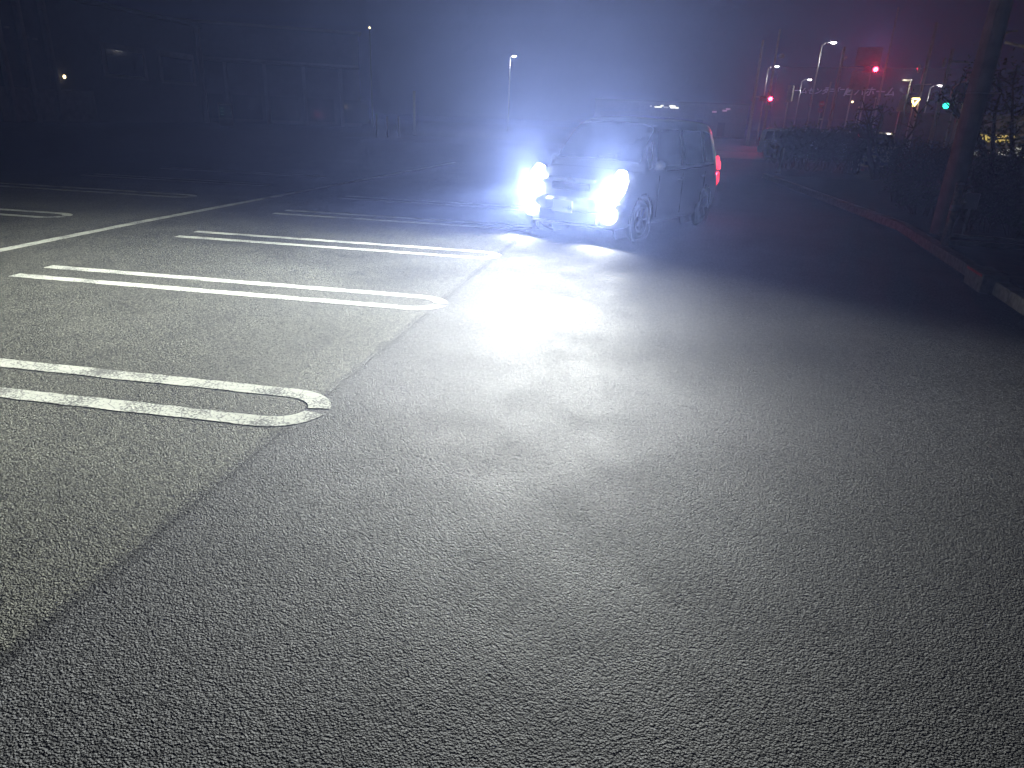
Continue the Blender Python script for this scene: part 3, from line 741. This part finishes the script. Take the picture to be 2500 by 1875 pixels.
# ---- the long dark building on the left and the one beyond it
C = on(505, 300); LX = C.x
t = thing("supermarket_building", "long dark flat-roofed building along the left edge of the car park", "building", (LX, 0, 0), R(0))
y0, y1, H = -4.0, C.y, 8.4
MB().box((-8.1, (y0+y1)/2, H/2), (16, y1-y0, H)).build("wall", M['wall2'], t)
MB().box((-7.9, (y0+y1)/2, H+.15), (16.8, y1-y0+.8, .3)).build("roof_edge", M['wall2'], t)
def facade(u, v):   # a place on the facade plane x = LX
    d = ray(u, v); k = LX/d.x; return EYE + d*k
for (u0, v0, u1, v1, nm, m_) in ((255, 118, 350, 188, "poster_panel", M['panel']), (392, 134, 470, 203, "poster_panel", M['panel'])):
    a, b_ = facade(u0, v1), facade(u1, v0)
    fr = MB().box((.04, (a.y+b_.y)/2, (a.z+b_.z)/2), (.08, abs(b_.y-a.y), abs(b_.z-a.z)), 0, .02).build(nm, m_, t)
    MB().box((.10, (a.y+b_.y)/2, (a.z+b_.z)/2-.1), (.04, abs(b_.y-a.y)*.84, abs(b_.z-a.z)*.72), 0, .01).build("window_glass", M['glass'], fr)
for u in (30, 75, 120, 165, 210):
    a = facade(u, 260)
    MB().box((.06, a.y, 1.15), (.1, 1.9, 2.2), 0, .03).build("shutter_panel", M['panel'], t)
for u in (15, 70, 130, 500):
    a = facade(u, 200); MB().box((.2, min(a.y, y1-.2), H/2), (.35, .35, H)).build("pillar", M['wall'], t)
a = facade(150, 187); MB().ball((.25, a.y, a.z), .10, (1, 1, 1.3)).build("wall_lamp", LWARM, t, smooth=True)
for u, v in ((82, 95), (12, 66), (60, 90)):
    a = facade(u, v); MB().box((.1, a.y, a.z), (.06, .4, .12)).build("small_sign", M['panel'], t)
f = foot(690, 285, 84)
t = thing("annex_building", "broad dim block with a level roofline beyond the end of the left building", "building", f, face_rz(f))
H2 = hz_(690, 70, 84)
MB().box((-1, 6.2, H2/2), (19, 12, H2)).build("wall", M['wall2'], t)
MB().box((-1, 6.1, H2+.12), (19.6, 12.6, .24)).build("roof_edge", M['wall'], t)
for x in (-9.2, -5.4, -1.5, 2.5, 6.4): MB().box((x, -.12, 3.0), (.35, .3, 6.0)).build("pillar", M['panel'], t)
MB().box((-1, -.7, 6.1), (18.6, 1.6, .3)).build("canopy", M['wall'], t)
for k in range(5): MB().box((-7.3+k*3.8, .12, 1.6), (2.9, .1, 2.4)).build("shop_window", M['glass'], t)
f = foot(552, 290, 66)
t = thing("vending_machine", "vending machine with faint green lights at the end of the left building", "vending machine", f, face_rz(f))
MB().box((0, .35, .95), (1.1, .7, 1.85), 0, .04).build("cabinet", M['wall'], t)
fr = MB().box((0, -.02, 1.2), (.96, .04, 1.0), 0, .01).build("display", M['glass'], t)
for z in (.95, 1.2, 1.45): MB().box((-.25, -.05, z), (.22, .02, .03)).build("shelf_light", LVEND, fr)
MB().ball((.42, -.05, 1.1), .03, seg=8).build("coin_light", LVEND, t)
# small lit things left of the car
f = foot(904, 120, 86); z = hz_(904, 68, 86)
t = thing("tall_lamp", "tiny warm lamp on a thin mast high left of the car", "lamp", f, face_rz(f))
MB().tube((0, 0, -.1), (0, 0, z), .07, .04, 10).build("mast", M['dark'], t); MB().ball((0, -.06, z), .1, seg=10).build("bulb", LWARM, t)
for (u, v) in ((919, 284), (945, 290), (973, 289)):
    f = foot(u, v+8, 52); z = hz_(u, v-4, 52)
    t = thing("bollard", {919: "leftmost of three faint upright bollards left of the car, with a tiny green light", 945: "middle one of three faint upright bollards left of the car", 973: "rightmost of three faint upright bollards left of the car"}[u], "bollard", f, face_rz(f), "bollards left of the car")
    MB().tube((0, 0, -.05), (0, 0, max(.9, z)), .06, .06, 12).build("tube", M['plate'], t, smooth=True)
    MB().ball((0, 0, max(.9, z)), .065, (1, 1, .6)).build("cap", LVEND if u == 919 else M['steel'], t, smooth=True)
f = foot(1012, 290, 60); z = hz_(1012, 222, 60)
t = thing("pillar", "pale slim pillar standing left of the car's beams", "pillar", f, face_rz(f))
MB().box((0, 0, z/2), (.22, .22, z), 0, .02).build("column", M['panel'], t); MB().box((0, 0, .1), (.4, .4, .2), 0, .02).build("base", M['kerb'], t)
lamp("pillar_light", (-1.0, -1.5, 2.2), (1, .95, .8), 12, .1, t)

# ---- foliage
def leafy(name, label, loc, w_, d_, h, nleaf, nstem, lm, group, leafz=.35, twig=1.0, ls=.05, trunk=0.0, seed=0, cat="shrub"):
    rnd = random.Random(seed); t = thing(name, label, cat, loc, 0, group)
    b = MB(); tips = []
    for i in range(nstem):
        x0, y0_ = rnd.uniform(-w_*.22, w_*.22), rnd.uniform(-d_*.22, d_*.22)
        if trunk: x0 *= .15; y0_ *= .15
        p = Vector((x0, y0_, -.05)); pts = [p]; dr = Vector((rnd.uniform(-.5, .5), rnd.uniform(-.5, .5), 1.0))
        for k in range(5):
            dr = (dr+Vector((rnd.uniform(-.5, .5), rnd.uniform(-.5, .5), .25))).normalized()
            p = p+dr*h*rnd.uniform(.16, .25); pts.append(p)
        r0 = (.035 if trunk else .018)*h
        b.chain(pts, [r0*(1-.16*k) for k in range(6)], 6)
        for k in range(2, 6):
            for q in range(3):
                e = pts[k]+Vector((rnd.uniform(-1, 1), rnd.uniform(-1, 1), rnd.uniform(0, 1))).normalized()*h*rnd.uniform(.12, .28)*twig
                b.tube(pts[k], e, r0*.28, r0*.10, 5); tips.append(e)
        tips += pts[3:]
    b.build("trunk" if trunk else "stems", M['bark'], t)
    L = MB()
    for i in range(nleaf):
        c = rnd.choice(tips)+Vector((rnd.gauss(0, 1)*w_, rnd.gauss(0, 1)*d_, rnd.gauss(0, 1)*h*.8))*.09
        if c.z < h*leafz*rnd.random(): continue
        a = Vector((rnd.uniform(-1, 1), rnd.uniform(-1, 1), rnd.uniform(-1, 1))).normalized(); n = a.orthogonal().normalized()
        s_ = ls*rnd.uniform(.6, 1.4); bb = a.cross(n)
        L.poly([c-a*s_, c+n*s_*.45, c+a*s_, c-n*s_*.45])
    L.build("crown" if trunk else "foliage", lm, t)
    return t
rr = random.Random(3)
hedge = [(1912, 34, .9, 'leftmost twiggy shrub of the far hedge, by a pale stub post'), (1940, 33.5, 1, 'second twiggy shrub from the left in the far hedge'), (1966, 34, 1, 'third twiggy shrub from the left in the far hedge, under the shop lettering'),
         (1992, 33, 1, 'twiggy shrub in front of the round road signs'), (2018, 34, .95, 'twiggy shrub at the foot of the pale pole'), (2046, 33.5, 1, 'twiggy shrub just right of the pale pole'), (2074, 33, 1, 'twiggy shrub left of the cream car'),
         (2098, 32.5, 1.1, 'dark upright shrub touching the left of the cream car')]
for i, (u, d, s_, lab) in enumerate(hedge):
    p = foot(u, 360, d)
    leafy("hedge_shrub", lab, p, .95, .6, 1.55*s_, 1500, 9, M['leaf'], "shrubs of the far hedge", .0, .9, .06, seed=20+i)
leafy("young_tree", "slender dark tree right of the cream car", foot(2150, 370, 30), .7, .6, 2.6, 500, 4, M['leaf'], None, .5, 1.0, .06, trunk=1, seed=50, cat="tree")
big = [(2185, 28, 1.75, "dense dark shrub below the brown sign boards", 'leaf'), (2225, 27, 1.7, "dense dark shrub below the yellow triangle sign", 'leaf'), (2262, 25, 1.6, "reddish shrub left of the thick utility pole's neighbour", 'leafred'),
       (2300, 24, 1.55, "reddish shrub at the foot of the green light's pole, flecked with white light", 'leafred'), (2345, 22, 1.7, "reddish shrub directly behind the thick utility pole", 'leafred'), (2400, 20, 1.5, "open shrub right of the thick utility pole, speckled with light", 'leaf'),
       (2440, 19.5, 1.5, "open shrub under the yellow fascia", 'leaf'), (2480, 19, 1.65, "shrub at the right edge under the small tree", 'leaf')]
for i, (u, d, h, lab, k) in enumerate(big):
    leafy("verge_shrub", lab, foot(u, 400, d), 1.5, 1.3, h*.76, 1500 if u < 2350 else 900, 11, M[k], "shrubs along the right verge", 0.0, 1.0, .045, seed=70+i)
leafy("small_tree", "small green tree with lit leaves at the right edge", foot(2490, 330, 24), 2.4, 2.0, 3.1, 3200, 8, M['leaf'], None, .45, 1.0, .06, trunk=1, seed=90, cat="tree")
for i, (u, v, h) in enumerate(((2200, 470, .7), (2250, 500, .6), (2380, 540, .75), (2430, 520, .8), (2480, 560, .7), (2330, 440, .9), (2455, 455, .9))):
    p = on(u, v+25, .1); p.z = .1
    lab = ("low dark bush at the left end of the verge", "low dark bush left of the guard post", "low dark bush right of the guard post", "low dark bush right of the pale marker plate", "low dark bush at the right edge by the kerb", "low dark bush behind the thick utility pole", "low dark bush below the speckled shrubs")[i]
    leafy("low_bush", lab, p, .9, .8, h, 900, 8, M['leaf'], "low bushes on the verge", 0.0, 1.0, .035, seed=120+i)

# ---- cars beyond the hedge
f = foot(2126, 385, 39); car("cream_hatchback", "cream small car standing in lamplight, seen through a gap in the shrubs", "car", f, face_rz(f)+R(8), M['cream'], group="cars parked beyond the hedge")
f = foot(1942, 345, 47); car("pale_hatchback", "pale car roof half hidden behind the left of the far hedge", "car", f, face_rz(f)+R(78), M['bluecar'], group="cars parked beyond the hedge")
f = foot(2058, 345, 50); car("pale_hatchback", "pale car half hidden behind the hedge right of the pale pole", "car", f, face_rz(f)+R(95), M['bluecar'], group="cars parked beyond the hedge")
f = foot(2120, 300, 43)
t = thing("added_lamp_mast", "slim dark lamp mast added to light the cream car", "street lamp", f+Vector((1.6, 0, 0)), 0)
MB().tube((0, 0, -.1), (0, 0, 4.2), .05, .04, 10).build("post", M['dark'], t); MB().box((-.2, 0, 4.25), (.5, .25, .1), 0, .03).build("lamp_head", M['dark'], t)
lamp("added_mast_light", (-.25, -.6, 4.1), (1, .88, .62), 160, .1, t)  # mast and lamp added to light the cream car

# ---- kerbs, edging, wheel stops
def edging(name, a, b, wd, h, z0=0.0, m_='kerb'):
    a, b = Vector((a.x, a.y, 0)), Vector((b.x, b.y, 0)); L = (b-a).length; t_ = (b-a).normalized(); n = max(1, round(L/.9)); q = MB()
    for j in range(n):
        c = a+(b-a)*((j+.5)/n); q.box((c.x, c.y, z0+h/2), (L/n-.01, wd, h), math.atan2(t_.y, t_.x), .008)
    return tag(q.build(name, M[m_]), kind='structure')
edging("kerb", on(1890, 386), on(2175, 387), .14, .12)
edging("kerb", on(2306, 597, .1), on(2560, 612, .1), .10, .07, .10)
edging("kerb", on(2290, 575, .1), on(2560, 598, .1), .08, .05, .10)
p = on(2092, 418); f = Vector((p.x, p.y, 0))
t = thing("wheel_stop", "low concrete wheel stop catching red light on the dark ground", "wheel stop", f, face_rz(f))
MB().box((0, 0, .06), (.62, .14, .12), 0, .025).build("block", M['kerb'], t)
for s in (-1, 1): MB().box((s*.2, -.073, .07), (.12, .008, .04)).build("reflector", M['red'], t)
f = foot(1912, 352, 30)
t = thing("stub_post", "short pale post standing before the left end of the far hedge", "post", f, face_rz(f))
MB().tube((0, 0, -.05), (.03, 0, .95), .06, .05, 12).build("tube", M['plate'], t, smooth=True); MB().box((0, 0, .03), (.2, .2, .08), 0, .01).build("base", M['kerb'], t)
p = on(2435, 700, .1); 
t = thing("kerb_marker", "low kerb-end block at the right edge, its dull red light put into a coloured strip", "kerb block", (k1.x+.02, k1.y, 0), math.atan2((k0-k1).y, (k0-k1).x))
MB().box((.32, -.02, .10), (.62, .26, .21), 0, .02).build("block", M['kerb'], t)
MB().box((.32, -.155, .185), (.56, .008, .025)).build("red_light_strip", M['red'], t)  # red light on the kerb, put in as a coloured strip

# ------------------------------------------------------------------ haze volume added to imitate lens bloom around the lamps
hz = MB(); hz.box((20, 100, 14), (420, 260, 32))
m = bpy.data.materials.new("glow_haze"); m.use_nodes = True; nt = m.node_tree; nt.nodes.clear()
pv = nt.nodes.new("ShaderNodeVolumePrincipled"); mo = nt.nodes.new("ShaderNodeOutputMaterial")
pv.inputs["Color"].default_value = (0.36, 0.47, 1.0, 1); pv.inputs["Density"].default_value = 0.0036; pv.inputs["Anisotropy"].default_value = 0.6
nt.links.new(pv.outputs[0], mo.inputs["Volume"])
tag(hz.build("haze", m), kind='stuff')
